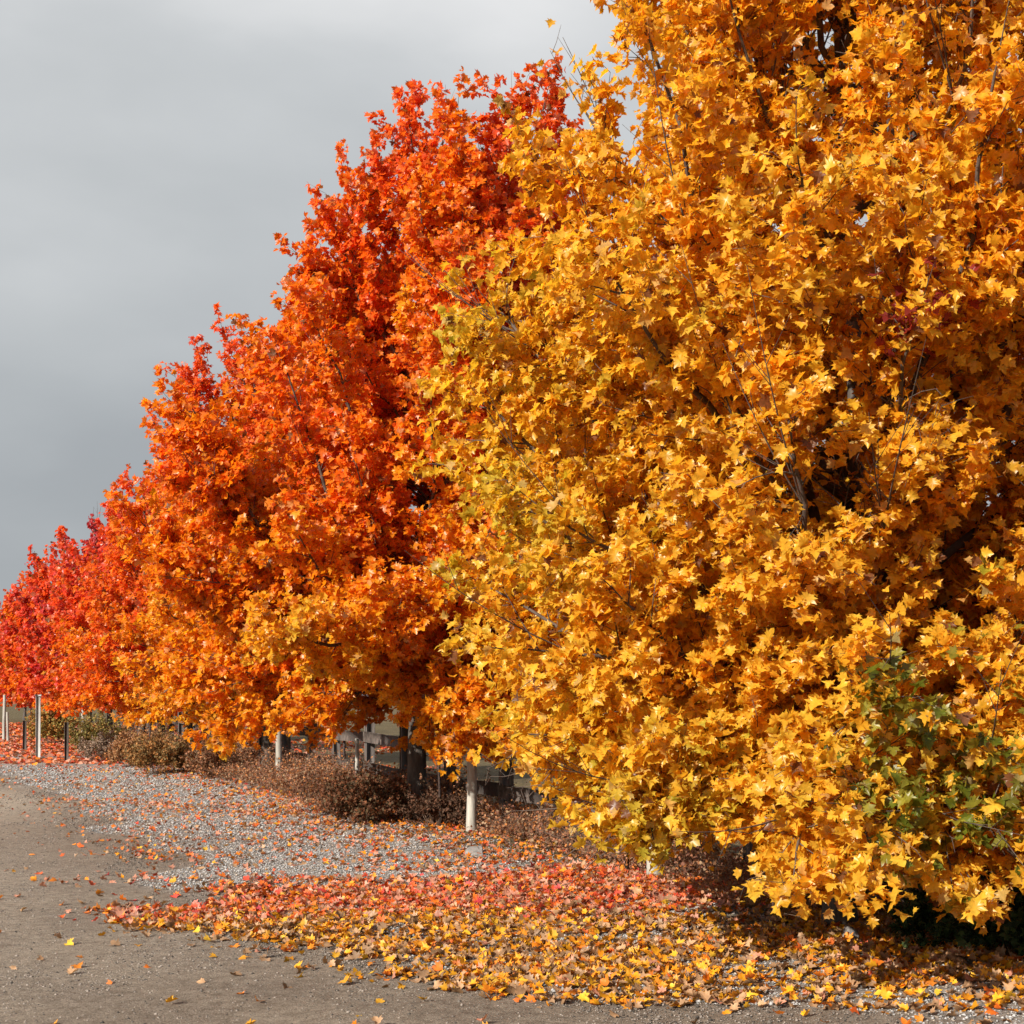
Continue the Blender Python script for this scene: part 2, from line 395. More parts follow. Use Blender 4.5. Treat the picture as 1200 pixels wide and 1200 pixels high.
    # bare wands sticking out of the top
    if bare:
        k = r.choice(np.where(u > (.8 if bare > 20 else .45))[0], bare); st = P1[k, -2]; dv = unit(unit(P1[k, -1] - P1[k, -3]) + np.array([0, 0, .9]) + r.normal(0, .15, (bare, 3)))
        Lb = r.uniform(.5, 1.15, bare)[:, None] * (1.35 if bare > 20 else 1); Pb = bez(st, st + dv * Lb * .5 + r.normal(0, .05, st.shape), st + dv * Lb, 7)
        V, F = tubes(Pb, np.full((bare, 1), .011 if bare > 20 else .006) * np.linspace(1, .3, 7)[None], 4); gb.add(V, F)
        kk = np.repeat(np.arange(bare), 3); st, tt = sample(Pb, kk, r.uniform(.3, .8, len(kk))); dv = unit(tt + .5 * unit(r.normal(size=tt.shape)))
        V, F = tubes(bez(st, st + dv * .12, st + dv * r.uniform(.18, .35, (len(kk), 1)), 4), np.full((len(kk), 1), .003) * np.linspace(1, .4, 4)[None], 3); gb.add(V, F)
    if wands:
        cand = np.where((out @ np.array([-.75, -.66, 0]) > .45) & (u < .8))[0]; k = r.choice(cand, wands); st = P1[k, 6] + out[k] * .12
        dv = unit(unit(P1[k, -1] - P1[k, -3]) * .75 + np.array([-.25, -.3, .55]) + r.normal(0, .18, (wands, 3))); Lb = r.uniform(.7, 1.5, wands)[:, None]
        Pb = bez(st, st + dv * Lb * .5 + np.array([0, 0, -.10]), st + dv * Lb + r.normal(0, .05, st.shape), 8)
        V, F = tubes(Pb, np.full((wands, 1), .0062) * np.linspace(1, .25, 8)[None], 5); gb.add(V, F)
        kk = np.repeat(np.arange(wands), 4); st, tt = sample(Pb, kk, r.uniform(.2, .85, len(kk))); dv = unit(tt + .6 * unit(r.normal(size=tt.shape)))
        V, F = tubes(bez(st, st + dv * .15, st + dv * r.uniform(.2, .45, (len(kk), 1)), 4), np.full((len(kk), 1), .003) * np.linspace(1, .4, 4)[None], 3); gb.add(V, F)
    gb.obj('branches', M_twig if twig_geo else M_twig, root, False)
    # leaves
    m = nleaf
    lp = np.repeat(np.arange(len(p)), m); f = r.uniform(.15, 1.1, len(lp))
    pos = p[lp] + d3[lp] * (L3[lp] * f)[:, None]
    keep = r.random(len(lp)) < np.where(s[par2[lp]] < .3, .8, 1)
    # natural thin spots
    gapn = vnoise(pos * 2.0, seed + 31, 2); keep &= (gapn > -.85) | (r.random(len(lp)) < .35)
    if zcut: keep &= pos[:, 2] > np.interp(pos[:, 0], [q[0] for q in zcut], [q[1] for q in zcut]) + r.normal(0, .06, len(lp))
    for (c, rad) in sky: keep &= (np.linalg.norm((pos - np.array(c)), axis=1) > rad) | (r.random(len(lp)) < .05)
    keep &= pos[:, 2] > zmin - .22 + .2 * r.random(len(lp)) ** 2
    pos = pos[keep]; lp = lp[keep]; nl = len(pos)
    pet = unit(r.normal(size=(nl, 3)) + np.array([0, 0, -.35])) * r.uniform(.03, .085, nl)[:, None]; pos = pos + pet
    ax = axis_at(pos[:, 2]); o_ = pos - ax; o_[:, 2] = 0; o_ = unit(o_)
    nrm = .42 * o_ + np.array([0, 0, .72]) + .66 * r.normal(size=(nl, 3))
    tip = .55 * o_ + np.array([0, 0, -.62]) + .50 * r.normal(size=(nl, 3)) + pet * 4
    size = lsize * (.55 + .75 * r.random(nl) ** .8)
    # colour: by tree, height, limb, spray and leaf
    hu = pos[:, 2] / H; lim = par[par2[lp]]
    base, hgt, lv, nv, jit, xg = colv
    lr = r.normal(0, 1, nlimb); sr = r.normal(0, 1, len(par))
    v = base + hgt * (hu - .5) + xg * np.clip(pos[:, 0] / 2.5, -1.2, 1.2) + lv * .55 * lr[lim] + lv * .5 * sr[par2[lp]] + nv * vnoise(pos * .8, seed + 2, 2) + jit * r.normal(size=nl)
    col = ramp(v)
    for (c, rad, cc) in patches:
        dist = np.linalg.norm(pos - np.array(c), axis=1) + rad * .35 * r.normal(size=nl); k = (dist < rad) & (r.random(nl) < .55)
        col[k] = np.array(cc) * r.uniform(.7, 1.35, (k.sum(), 1))
    col = col * r.uniform(.78, 1.12, (nl, 1))
    pale = r.random(nl) < .06; col[pale] = col[pale] * .55 + np.array([.40, .27, .17]) * .5
    brn = r.random(nl) < .03; col[brn] = np.array([.20, .08, .03])
    gl = Geo(); leaves(gl, pos, nrm, tip, size, col, kind, r)
    gl.obj('crown', M_leaf, root, False)
    return root, nl

YEL = [(.35, 2.1), (1.0, 2.5), (2.0, 2.8), (3.0, 3.02), (4.0, 2.92), (4.8, 2.6), (6.0, 1.98), (7.4, 1.65), (8.6, 1.1), (9.5, .2)]
ORG = [(1.0, 2.7), (1.6, 3.1), (3, 3.2), (5, 3.15), (6.2, 2.9), (7.2, 2.4), (8.2, 2.0), (9.2, 1.5), (10.1, .9), (10.4, .3)]
RND = [(1, 2.4), (1.8, 3.0), (3.5, 3.3), (5.5, 3.3), (7, 3.0), (8.3, 2.4), (9.3, 1.4), (10, .3)]
def scaled(pf, a, b): return [(z * a, rr * b) for z, rr in pf]

G1 = 'maples in the row along the fence'
DG = (.13, .155, .014)
tot = 0
specs = [
 dict(x=2.33, y=10.0, label='golden yellow maple, nearest and largest in the row, filling the right of the picture', seed=11, H=9.4, prof=YEL,
      colv=(.345, .09, .035, .030, .028, .075), kind=3, lsize=.076, wands=26, irr=.12, nlimb=112, nleaf=17, limb_r=.011, zcut=((-2.8, 1.5), (-2.4, 1.3), (-1.9, .88), (-1.2, .62), (0, .45)), trunk_r=.095, bare=18, zlow=1.0, zmin=.55, skirt=26, skz=(.5, 1.1),
      sky=[((-.85, -2.75, 2.8), .34), ((-.1, -2.6, 3.3), .28), ((-.72, -2.4, 2.85), .38), ((-.5, -1.6, 2.9), .42), ((-.3, -.8, 3.0), .4), ((0, -2.1, 3.35), .28), ((.1, -1.3, 3.5), .35), ((.6, -1.7, 5.4), .36), ((.9, -.6, 5.5), .45), ((-.5, -1.8, 5.2), .34), ((-.3, -.4, 5.9), .5), ((0, 1, 6.5), .55)], lean=(.1, 0),
      patches=[((-.1, -2.75, 1.6), .42, DG), ((0, -2.65, 1.12), .36, DG), ((.35, -2.6, 2.05), .45, (.27, .24, .025)), ((.1, -2.7, 1.4), .55, (.26, .23, .025)),
          ((-.17, -2.35, 3.66), .27, (.26, .035, .03)), ((.2, -2.4, 2.5), .35, (.3, .27, .02)), ((.9, -1.7, 5.1), .4, (.45, .33, .02))]),
 dict(x=-1.27, y=19.0, label='tall orange-red maple second from the near end, with plume-like upper branches', seed=23, H=10.05, prof=ORG,
      colv=(.585, .34, .055, .05, .04, .0), kind=2, lsize=.090, wands=14, irr=.20, nlimb=125, nleaf=14, trunk_r=.15, lean=(1.0, 0), bare=5, skirt=9, skz=(1.1, 1.7), ska=(-1.35, -.5), zmin=1.08),
 dict(x=-4.87, y=28.0, label='orange maple with yellow lower branches, third from the near end', seed=35, H=9.3, prof=scaled(ORG, .90, .77),
      colv=(.53, .34, .06, .06, .045, 0), kind=1, lsize=.100, irr=.15, nlimb=112, nleaf=12, trunk_r=.14, lean=(-.2, 0)),
 dict(x=-8.47, y=37.0, label='orange-red maple behind the dry shrubs, fourth from the near end', seed=41, H=8.4, prof=scaled(RND, .84, .92),
      colv=(.64, .28, .07, .08, .05, 0), kind=1, lsize=.118, irr=.15, nlimb=96, nleaf=8, trunk_r=.14),
 dict(x=-12.07, y=46.0, label='orange-red maple just in front of the bare-topped one, fifth from the near end', seed=53, H=7.5, prof=scaled(RND, .74, .9),
      colv=(.73, .28, .07, .07, .05, 0), kind=0, lsize=.14, nlimb=72, nleaf=6, trunk_r=.13, twig_geo=False),
 dict(x=-15.67, y=55.0, label='crimson maple with bare twigs sticking out of its top, sixth from the near end', seed=61, H=9.3, prof=scaled(RND, .90, .88),
      colv=(.76, .32, .08, .08, .05, 0), kind=0, lsize=.15, nlimb=66, nleaf=6, sec_gap=.2, bare=30, trunk_r=.13, twig_geo=False),
]
far_lab = ['orange-crimson maple, seventh from the near end', 'small-looking red maple, eighth from the near end', 'orange maple near the far end, ninth from the near end',
           'red maple near the far end, tenth from the near end', 'distant orange maple, eleventh from the near end', 'distant red maple, twelfth from the near end',
           'farthest visible maple, at the left edge of the picture']
for i, lb in enumerate(far_lab):
    yy = 64 + 9 * i
    specs.append(dict(x=row_x(yy) + .02, y=yy, label=lb, seed=70 + 3 * i, H=[9.8, 10.3, 10.7, 11, 11.2, 10.8, 11][i] + .2 * math.sin(i * 2.1), prof=scaled(RND, 1.0 + .02 * i, .95),
        colv=(.72 + .08 * math.sin(i * 1.9 + 1), .22, .08, .09, .05, 0), kind=0, lsize=.19, nlimb=52, nleaf=5, sec_gap=.24, trunk_r=.13, twig_geo=False))
for sp_ in specs:
    _, nl = maple(cat_group=G1, **sp_); tot += nl
print('leaves', tot)

# ------------------------------------------------------------------ leaf litter
def ingrid(x0, x1, y0, y1, n, r): return np.stack([r.uniform(x0, x1, n), r.uniform(y0, y1, n)], -1)
def lit_density(X, Y):
    """1 = covered"""
    P = np.stack([X, Y], -1); d = X - row_x(Y); re = X - road_edge(Y)
    n1 = .5 + .5 * np.clip(vnoise(P * 1.6, 21, 3), -1, 1); n2 = .5 + .5 * np.clip(vnoise(P * .55, 22, 2), -1, 1)
    A = np.zeros_like(X)
    # drift below the yellow tree and the red drift beyond it
    near = (Y < 12.9 + .4 * n1) & (Y > 5)
    lx = np.interp(Y, [7.2, 7.7, 8.3, 9.2, 10.4, 11.3, 12.2, 12.9], [2.5, .6, -.6, -1.5, -2.7, -3.15, -3.35, -3.0])
    e = np.clip((X - lx - .12 + 1.0 * (n1 - .5)) / .7, 0, 1) ** 1.4; e = np.maximum(e, .05 * np.clip(1 + (X - lx) / .6, 0, 1))
    A = np.where(near, e * (.60 + .55 * n1), A)
    gravelspot = np.exp(-(((X - .75) / 1.1) ** 2 + ((Y - 9.9) / .35) ** 2)) + 1.0 * np.exp(-(((X - 2.4) / 1.3) ** 2 + ((Y - 7.75) / .33) ** 2)) + np.exp(-(((X - 1.6) / .5) ** 2 + ((Y - 8.7) / .5) ** 2))
    A = A * (1 - .85 * np.clip(gravelspot, 0, 1)) * (.45 + .75 * n1)
    # between: sparse on gravel, streaks, denser at the bank
    farz = (Y >= 12.6)
    streak = np.exp(-((Y - 21.5 + .35 * (X + 4)) / 1.5) ** 2) * .50 + np.exp(-((Y - 14.6 + .1 * X) / .7) ** 2) * .25 + np.exp(-((Y - 17 - .3 * (X + 2)) / .6) ** 2) * .2
    bank = np.clip((d + 2.0) / 1.4, 0, 1) * .75
    B = np.clip(.07 + streak * n1 * 1.2 + bank * (.4 + .7 * n1) + .12 * (n2 > .6), 0, 1) * np.clip(re / 1.2 + .3, .03, 1)
    A = np.where(farz, np.maximum(A * 0, B * .72), A)
    A = np.where((Y > 36.5 + n1) & (d < .8), .8, A); A = np.where(d > .8, A * .25, A)
    A = np.maximum(A, np.where((re < 0.2) & (Y > 5), .0035 + .012 * (Y > 12) * np.exp(re / 1.5), 0))
    # grey driveway branch crossing the far leaves
    A = np.where((Y > 40.5) & (Y < 42.3) & (X < -10.5), .15, A)
    return A
g = Geo(); r = np.random.default_rng(5)
def scatter_leaves(x0, x1, y0, y1, n, kind, sz, mult=1.0, mask=None):
    P = ingrid(x0, x1, y0, y1, n, r); X, Y = P[:, 0], P[:, 1]
    k = r.random(n) < lit_density(X, Y) * mult
    if mask is not None: k &= mask(X, Y)
    X, Y = X[k], Y[k]; m = len(X)
    Z = gz(X, Y) + .006 + r.random(m) ** 3 * .030
    nrm = np.stack([r.normal(0, .5, m), r.normal(0, .5, m), np.ones(m)], -1); a = r.uniform(0, 6.283, m)
    tip = np.stack([np.cos(a), np.sin(a), np.zeros(m)], -1)
    # colour by the tree that dropped it
    yl = np.exp(-(((Y - 9.3) / 1.9) ** 2)); n = vnoise(np.stack([X, Y], -1) * 1.1, 77)
    v = np.where(Y < 10.75 + .22 * n + .06 * (X + 2) + .22 * r.normal(size=m), .45 + .085 * r.normal(size=m), .70 + .13 * r.normal(size=m))
    fl = r.random(m) < .08; v[fl] = r.uniform(.25, .75, fl.sum())
    v = np.where(Y > 14, .60 + .12 * r.normal(size=m), v); v = np.where(Y > 34, .74 + .1 * r.normal(size=m), v)
    v = np.maximum(v, .29); c = ramp(v) * r.uniform(.5, 1.0, (m, 1))
    dry = r.random(m) < .5; c[dry] = np.array([.36, .21, .11]) * r.uniform(.5, 1.35, (dry.sum(), 1))
    red = (v > .6) & dry; c[red] = np.array([.50, .22, .14]) * r.uniform(.6, 1.2, (red.sum(), 1))
    leaves(g, np.stack([X, Y, Z], -1), nrm, tip, sz * r.uniform(.6, 1.15, m), c, kind, r)
    return m
m = scatter_leaves(-4.5, 6, 5.5, 13.3, 100000, 2, .070)
m += scatter_leaves(-9, 4, 12.6, 24, 52000, 1, .070)
m += scatter_leaves(-19, -1, 24, 36, 44000, 0, .078)
m += scatter_leaves(-30, -4, 36, 60, 42000, 0, .15)
m += scatter_leaves(-45, -12, 60, 100, 30000, 0, .22)
print('litter', m)
tag(g.obj('fallen_leaves', M_litter), 'red and yellow maple leaves lying over the gravel shoulder', 'fallen leaves', kind='stuff')

# ------------------------------------------------------------------ gravel stones
r = np.random.default_rng(9)
ico = np.array([(0, 0, 1), (1, 0, 0), (0, 1, 0), (-1, 0, 0), (0, -1, 0), (0, 0, -.6)], float)
icf = np.array([(0, 1, 2), (0, 2, 3), (0, 3, 4), (0, 4, 1), (5, 2, 1), (5, 3, 2), (5, 4, 3), (5, 1, 4)])
def stones(geo, X, Y, sz, c):
    m = len(X); a = r.uniform(0, 6.283, m); V = ico[None] * (1 + r.normal(0, .22, (m, 6, 1))) * np.stack([r.uniform(.7, 1.3, m), r.uniform(.7, 1.2, m), r.uniform(.4, .8, m)], -1)[:, None] * sz[:, None, None]
    ca, sa = np.cos(a)[:, None], np.sin(a)[:, None]
    W = np.stack([V[..., 0] * ca - V[..., 1] * sa, V[..., 0] * sa + V[..., 1] * ca, V[..., 2]], -1)
    W += np.stack([X, Y, gz(X, Y) + sz * .25], -1)[:, None]
    geo.add(W.reshape(-1, 3), (icf[None] + (np.arange(m) * 6)[:, None, None]).reshape(-1, 3), np.repeat(c[:, None], 6, 1).reshape(-1, 3))
g = Geo()
def stone_zone(x0, x1, y0, y1, n, s0, s1):
    P = ingrid(x0, x1, y0, y1, n, r); X, Y = P.T
    re = X - road_edge(Y) + .5 * vnoise(P * .8, 9); d = X - row_x(Y)
    patch = .5 + .5 * np.clip(vnoise(P * .9, 41, 3), -1, 1)
    dens = np.where(re > .6, np.clip(.95 - (d + .8), 0, .95), .34 + .62 * (patch > .50))
    k = r.random(n) < dens; X, Y = X[k], Y[k]; m = len(X)
    gcl = r.uniform(.12, .56, m)[:, None] * np.array([1, .975, .955]); tan = r.random(m) < .2; gcl[tan] *= np.array([1, .85, .7])
    rr = (re[k] <= .6); gcl[rr] = r.uniform(.04, .46, rr.sum())[:, None] ** 1.2 * np.array([.95, .80, .68]); gcl *= .80
    stones(g, X, Y, r.uniform(s0, s1, m) * np.where(rr, .72, 1), gcl)
stone_zone(-5, 4.5, 6.8, 11, 70000, .003, .013)
stone_zone(-5, 1.5, 6.8, 12, 9000, .010, .019)
stone_zone(-7.5, 2.5, 11, 17, 60000, .005, .016)
stone_zone(-9, 0, 17, 26, 30000, .009, .022)
stone_zone(-13, -3, 26, 36, 16000, .012, .028)
m_st, N_, L_, b_, o_ = mat('gravel_stone'); at = N_.new('ShaderNodeAttribute'); at.attribute_name = 'Col'; L_.new(at.outputs['Color'], b_.inputs['Base Color']); b_.inputs['Roughness'].default_value = .85
tag(g.obj('gravel_stones', m_st), 'loose grey gravel stones on the road and its shoulder', 'gravel', kind='stuff')

# ------------------------------------------------------------------ weeds and shrubs
def shrub_geo(gs, gl, cx, cy, rad, h, nst, nlf, cols, r, leaf=.035, kind=0, spread=1.0, twig=.0022, z=None):
    a = r.uniform(0, 6.283, nst); q = np.sqrt(r.random(nst)) * rad
    bx = cx + np.cos(a) * q * .35; by = cy + np.sin(a) * q * .35
    zb = gz(np.array(bx), np.array(by)) - .02
    base = np.stack([bx, by, zb], -1)
    hh = h * r.uniform(.5, 1.08, nst) * np.sqrt(np.clip(1 - .75 * (q / rad) ** 2, .1, 1))
    top = base + np.stack([np.cos(a) * q * .75 * spread, np.sin(a) * q * .75 * spread, hh], -1) + r.normal(0, .03, (nst, 3))
    mid = base + (top - base) * np.array([.3, .3, .6]) + r.normal(0, .02, (nst, 3))
    P = bez(base, mid, top, 6); V, F = tubes(P, np.full((nst, 1), twig) * np.linspace(1.4, .5, 6)[None], 3)
    gs.add(V, F)
    k = np.repeat(np.arange(nst), 3); st, tt = sample(P, k, r.uniform(.35, .9, len(k))); dv = unit(tt + .8 * unit(r.normal(size=tt.shape)))
    P2 = bez(st, st + dv * .08 * h, st + dv * h * r.uniform(.12, .3, (len(k), 1)), 4); V, F = tubes(P2, np.full((len(k), 1), twig * .6) * np.linspace(1.2, .5, 4)[None], 3); gs.add(V, F)
    k = r.integers(0, len(P2), nst * nlf); pos, tt = sample(P2, k, r.uniform(.1, .999, len(k))); n = len(k)
    pos = pos + r.normal(0, .03 * h + .01, (n, 3)); pos[:, 2] = np.maximum(pos[:, 2], .01)
    cols = np.array(cols); c = cols[r.integers(0, len(cols), n)] * r.uniform(.6, 1.3, (n, 1))
    leaves(gl, pos, r.normal(size=(n, 3)) + np.array([0, 0, .5]), r.normal(size=(n, 3)), leaf * r.uniform(.6, 1.3, n), c, kind, r)

m_stem, N_, L_, b_, o_ = mat('dry_stem'); b_.inputs['Base Color'].default_value = (.20, .125, .085, 1); b_.inputs['Roughness'].default_value = .9
m_stem2, N_, L_, b_, o_ = mat('grey_stem'); b_.inputs['Base Color'].default_value = (.30, .24, .19, 1); b_.inputs['Roughness'].default_value = .9

# dry undergrowth along the bank: one mass
r = np.random.default_rng(17); gs, gl = Geo(), Geo()
BR = [(.26, .11, .06), (.34, .17, .09), (.20, .09, .06), (.30, .20, .12), (.42, .16, .05)]
yy = 11.2
while yy < 62:
    for off in ((-.45, .15, .75) if yy > 19.5 else (.55, .95)):
        if yy < 13.5 and off < .5: continue
        hgt = (r.uniform(.30, .55) if yy < 19 else r.uniform(.55, .85)) * (1 if off > -.3 else .7)
        shrub_geo(gs, gl, row_x(yy) + off + r.normal(0, .15), yy + r.normal(0, .2), r.uniform(.35, .6), hgt, 26 if yy < 40 else 14, 14 if yy < 40 else 12, BR, r, leaf=.032 if yy < 30 else .05, spread=1.2)
    yy += .42 if yy < 40 else .8
# low dry tufts at the foot of the near posts
for cx, cy in ((-.05, 17.0), (.35, 16.6), (1.0, 14.2), (1.5, 13.5), (1.9, 12.0), (1.6, 12.6), (2.1, 11.5), (.6, 15.3), (2.45, 10.8), (1.75, 11.2), (2.0, 13), (2.6, 11.9)):
    shrub_geo(gs, gl, cx, cy, .35, r.uniform(.18, .38), 34, 6, BR, r, leaf=.03, spread=1.5)
und = Geo()
st = gs; 
ob1 = None
nst_v = sum(len(v) for v in gs.V)
V = np.concatenate(gs.V + gl.V); F = np.concatenate(gs.F + [f + nst_v for f in gl.F]); Sz = np.concatenate(gs.S + gl.S)
C = np.concatenate([np.broadcast_to(np.array([.24, .15, .10]), (nst_v, 3))] + gl.C)
tag(mesh_obj('undergrowth', V, F, Sz, M_weed, None, C), 'dry reddish brown weeds and brambles along the foot of the fence', 'undergrowth', kind='stuff')

def shrub(x, y, rad, h, label, cols, seed, leaf=.035, nst=60, nlf=30, kind=1, stemmat=None, group=None):
    r = np.random.default_rng(seed); z = gz1(x, y)
    root = empty('shrub', (x, y, z)); tag(root, label, 'shrub', group)
    a, b = Geo(), Geo(); shrub_geo(a, b, x, y, rad, h, nst, nlf, cols, r, leaf, kind)
    for q in (a, b):
        q.V = [v - np.array([x, y, z]) for v in q.V]
    a.obj('stems', stemmat or m_stem, root); b.obj('foliage', M_weed, root)
GR = [(.03, .055, .018), (.045, .075, .022), (.06, .085, .03), (.025, .04, .02)]
shrub(3.2, 9.3, .75, .50, 'dark green shrub under the yellow maple at the bottom right corner', GR, 1, .055, 90, 60)
shrub(3.4, 11.7, .9, .95, 'dark shrub behind the trunk of the yellow maple', GR, 21, .06, 90, 60)
shrub(4.9, 12.0, 1.0, 1.1, 'broad dark green shrub behind the yellow maple, toward the right edge', GR, 22, .06, 90, 60)
shrub(3.95, 9.9, .8, .60, 'dark green shrub at the right edge, behind the corner shrub', GR, 2, .055, 80, 50)
shrub(-1.95, 20.6 - 2.0, .62, .75, 'dark russet shrub in front of the second maple trunk', [(.12, .05, .025), (.18, .07, .03), (.09, .06, .03)], 3, .045, 90, 50)
shrub(-.95, 18.2, .5, .5, 'low dark brown shrub between the trunk and the leaning white post', [(.13, .06, .035), (.09, .05, .03)], 4, .04, 60, 36)
shrub(-8.0, 32.0, .85, 1.1, 'olive brown and orange shrub beneath the third and fourth maples', [(.32, .15, .05), (.24, .14, .05), (.17, .12, .05), (.36, .16, .05)], 5, .06, 90, 60)
shrub(-9.6, 36.0, .8, 1.0, 'rusty brown shrub beneath the fourth maple', [(.34, .15, .06), (.26, .13, .06), (.36, .2, .09)], 6, .06, 80, 50)
shrub(-12.1, 41.0, .8, 1.45, 'tall olive green shrub beneath the far maples', [(.15, .14, .04), (.22, .17, .05), (.30, .18, .05)], 7, .07, 80, 50)
shrub(-17.6, 54.0, 1.0, 1.7, 'yellow-green shrub beside the far driveway', [(.22, .19, .05), (.34, .2, .05), (.4, .17, .04)], 8, .09, 80, 50)
shrub(-6.2, 29.6, .7, .8, 'orange-brown shrub between two thin stakes', [(.32, .14, .06), (.25, .11, .06), (.2, .12, .07)], 10, .05, 80, 46)
shrub(-11.2, 38.4, .6, .9, 'greyish shrub beside the thin brown stake', [(.24, .18, .14), (.3, .2, .14), (.2, .14, .1)], 12, .05, 70, 40)

# ------------------------------------------------------------------ posts, stakes
def post_mesh(h, rr, r, k=12, n=9, bend=.02, flare=.12):
    z = np.linspace(-.15, h, n); P = np.stack([bend * np.sin(z * 2.1 + r.random() * 6) * z, bend * .6 * np.sin(z * 1.7 + 2) * z, z], -1)[None]
    R = rr * (1 + flare * np.exp(-np.maximum(z, 0) / .15) - .06 * z / h + r.normal(0, .012, n))
    V, F = tubes(P, R[None], k); V = V + r.normal(0, .0015, V.shape)
    top = np.arange((n - 1) * k, n * k)
    g = Geo(); g.add(V, F)
    c = V[top].mean(0) + np.array([0, 0, .006]); g.add(np.vstack([V[top], c]), np.array([(i, (i + 1) % k, k) for i in range(k)]))
    return g
r = np.random.default_rng(3)
WP = [  # x px, y distance, height, radius, lean
 (1.29, 12.75, 1.45, .066, 0, 'pale round post standing low under the yellow maple'),
 (-.50, 17.3, 1.58, .062, .03, 'pale crooked post between the first and second maples, bark peeled'),
 (-4.43, 26.7, 1.45, .060, 0, 'pale grey post at the edge of the gravel beneath the third maple'),
 (-6.55, 32.2, 1.5, .058, .0, 'pale post rising behind dry weeds right of the olive shrub'),
 (-8.75, 37.9, 1.5, .058, .0, 'pale post behind dry weeds left of the olive shrub'),
 (-2.55, 23.1, .98, .032, .02, 'thin pale post in front of the dark rail fence'),
 (-15.8, 51.8, 1.4, .06, 0, 'pale post beneath the crimson maple far along the row'),
 (-21.0, 58.2, 1.9, .065, 0, 'pale post by the driveway, second from the left edge'),
 (-20.4, 57.0, 1.2, .055, 0, 'short pale post just right of the far driveway post'),
 (-19.4, 61.5, 1.4, .055, 0, 'small distant pale post standing in the leaves'),
]
for i, (x, y, h, rr, ln, lb) in enumerate(WP):
    g = post_mesh(h, rr, r, bend=.055 if i == 1 else .012); o = g.obj('wooden_post', M_white, None, True)
    o.location = (x, y, gz1(x, y)); o.rotation_euler = (r.normal(0, .012), ln + r.normal(0, .01), r.random() * 6)
    tag(o, lb, 'post', 'pale wooden posts')
def stake(x, y, h, label, lean=0.0, wd=.035):
    """steel T stake"""
    t = .006; g = Geo()
    def box(x0, x1, y0, y1, z0, z1):
        V = [(a, b, c) for c in (z0, z1) for b in (y0, y1) for a in (x0, x1)]
        g.add(V, np.array([(0, 2, 3, 1), (4, 5, 7, 6), (0, 1, 5, 4), (2, 6, 7, 3), (0, 4, 6, 2), (1, 3, 7, 5)]))
    box(-wd / 2, wd / 2, -t / 2, t / 2, -.2, h); box(-t / 2, t / 2, t / 2 + .001, wd, -.2, h - .004)
    for k in range(int(h / .06)): box(-.006, .006, -t / 2 - .008, -t / 2 - .001, .1 + k * .055, .12 + k * .055)
    o = g.obj('metal_stake', M_steel); o.location = (x, y, gz1(x, y)); o.rotation_euler = (0, lean, .25)
    tag(o, label, 'stake', 'dark steel stakes')
for a in [(1.07, 13.1, 1.2, 'dark steel stake half hidden by leaves left of the low white post', .0, .04),
          (-.91, 18.0, 1.5, 'dark leaning steel stake just left of the crooked white post', -.03, .035),
          (-5.0, 27.9, 1.35, 'dark steel stake just left of the third maple trunk post', .0, .04),
          (-7.0, 33.0, 1.3, 'dark steel stake in dry weeds in front of the olive shrub', .0, .05),
          (-3.05, 25.6, 1.35, 'dark steel stake standing near the dark rail fence', .0, .05),
          (-9.15, 35.5, 1.2, 'thin dark stake among weeds below the fourth maple', .02, .04)]:
    stake(*a)

# the square posts out by the driveway
def box_geo(g, c, s, bev=.006):
    x, y, z = c; a, b, h = s[0] / 2, s[1] / 2, s[2] / 2
    pts = []
    for zz, k in ((-h, bev), (-h + bev, 0), (h - bev, 0), (h, bev)):
        for sx, sy in ((-1, -1), (1, -1), (1, 1), (-1, 1)):
            for e in ((bev, 0), (0, bev)) if (sx * sy > 0) else ((0, bev), (bev, 0)):
                pts.append((x + sx * (a - e[0] - k), y + sy * (b - e[1] - k), z + zz))
    V = np.array(pts); F = []
    for L_ in range(3):
        for i in range(8): F.append((L_ * 8 + i, L_ * 8 + (i + 1) % 8, L_ * 8 + 8 + (i + 1) % 8, L_ * 8 + 8 + i))
    g.add(V, np.array(F)); g.add(V[:8][::-1], np.arange(8)[None]); g.add(V[24:], np.arange(8)[None])
def square_post(x, y, h, wd, m, label, capped=False):
    root = empty('driveway_post', (x, y, gz1(x, y)), .35); tag(root, label, 'post')
    g = Geo(); box_geo(g, (0, 0, h / 2 - .1), (wd, wd, h + .2)); g.obj('shaft', m, root)
    if capped:
        g = Geo(); box_geo(g, (0, 0, h + .025), (wd + .05, wd + .05, .05)); g.obj('cap', m, root)
M_grey = bark_mat('grey_square_timber', (.24, .23, .215), (.40, .38, .36), 12, .2)
M_dark = bark_mat('dark_square_timber', (.03, .022, .018), (.075, .055, .045), 12, .2)
square_post(-13.9, 41.3, 1.80, .13, M_grey, 'tall grey square post with a cap, out beside the driveway', True)
square_post(-12.15, 38.4, 1.10, .11, M_dark, 'dark brown square post right of the tall grey capped post')
square_post(-16.2, 46.8, 1.0, .12, M_dark, 'short dark square post left of the tall grey capped post')

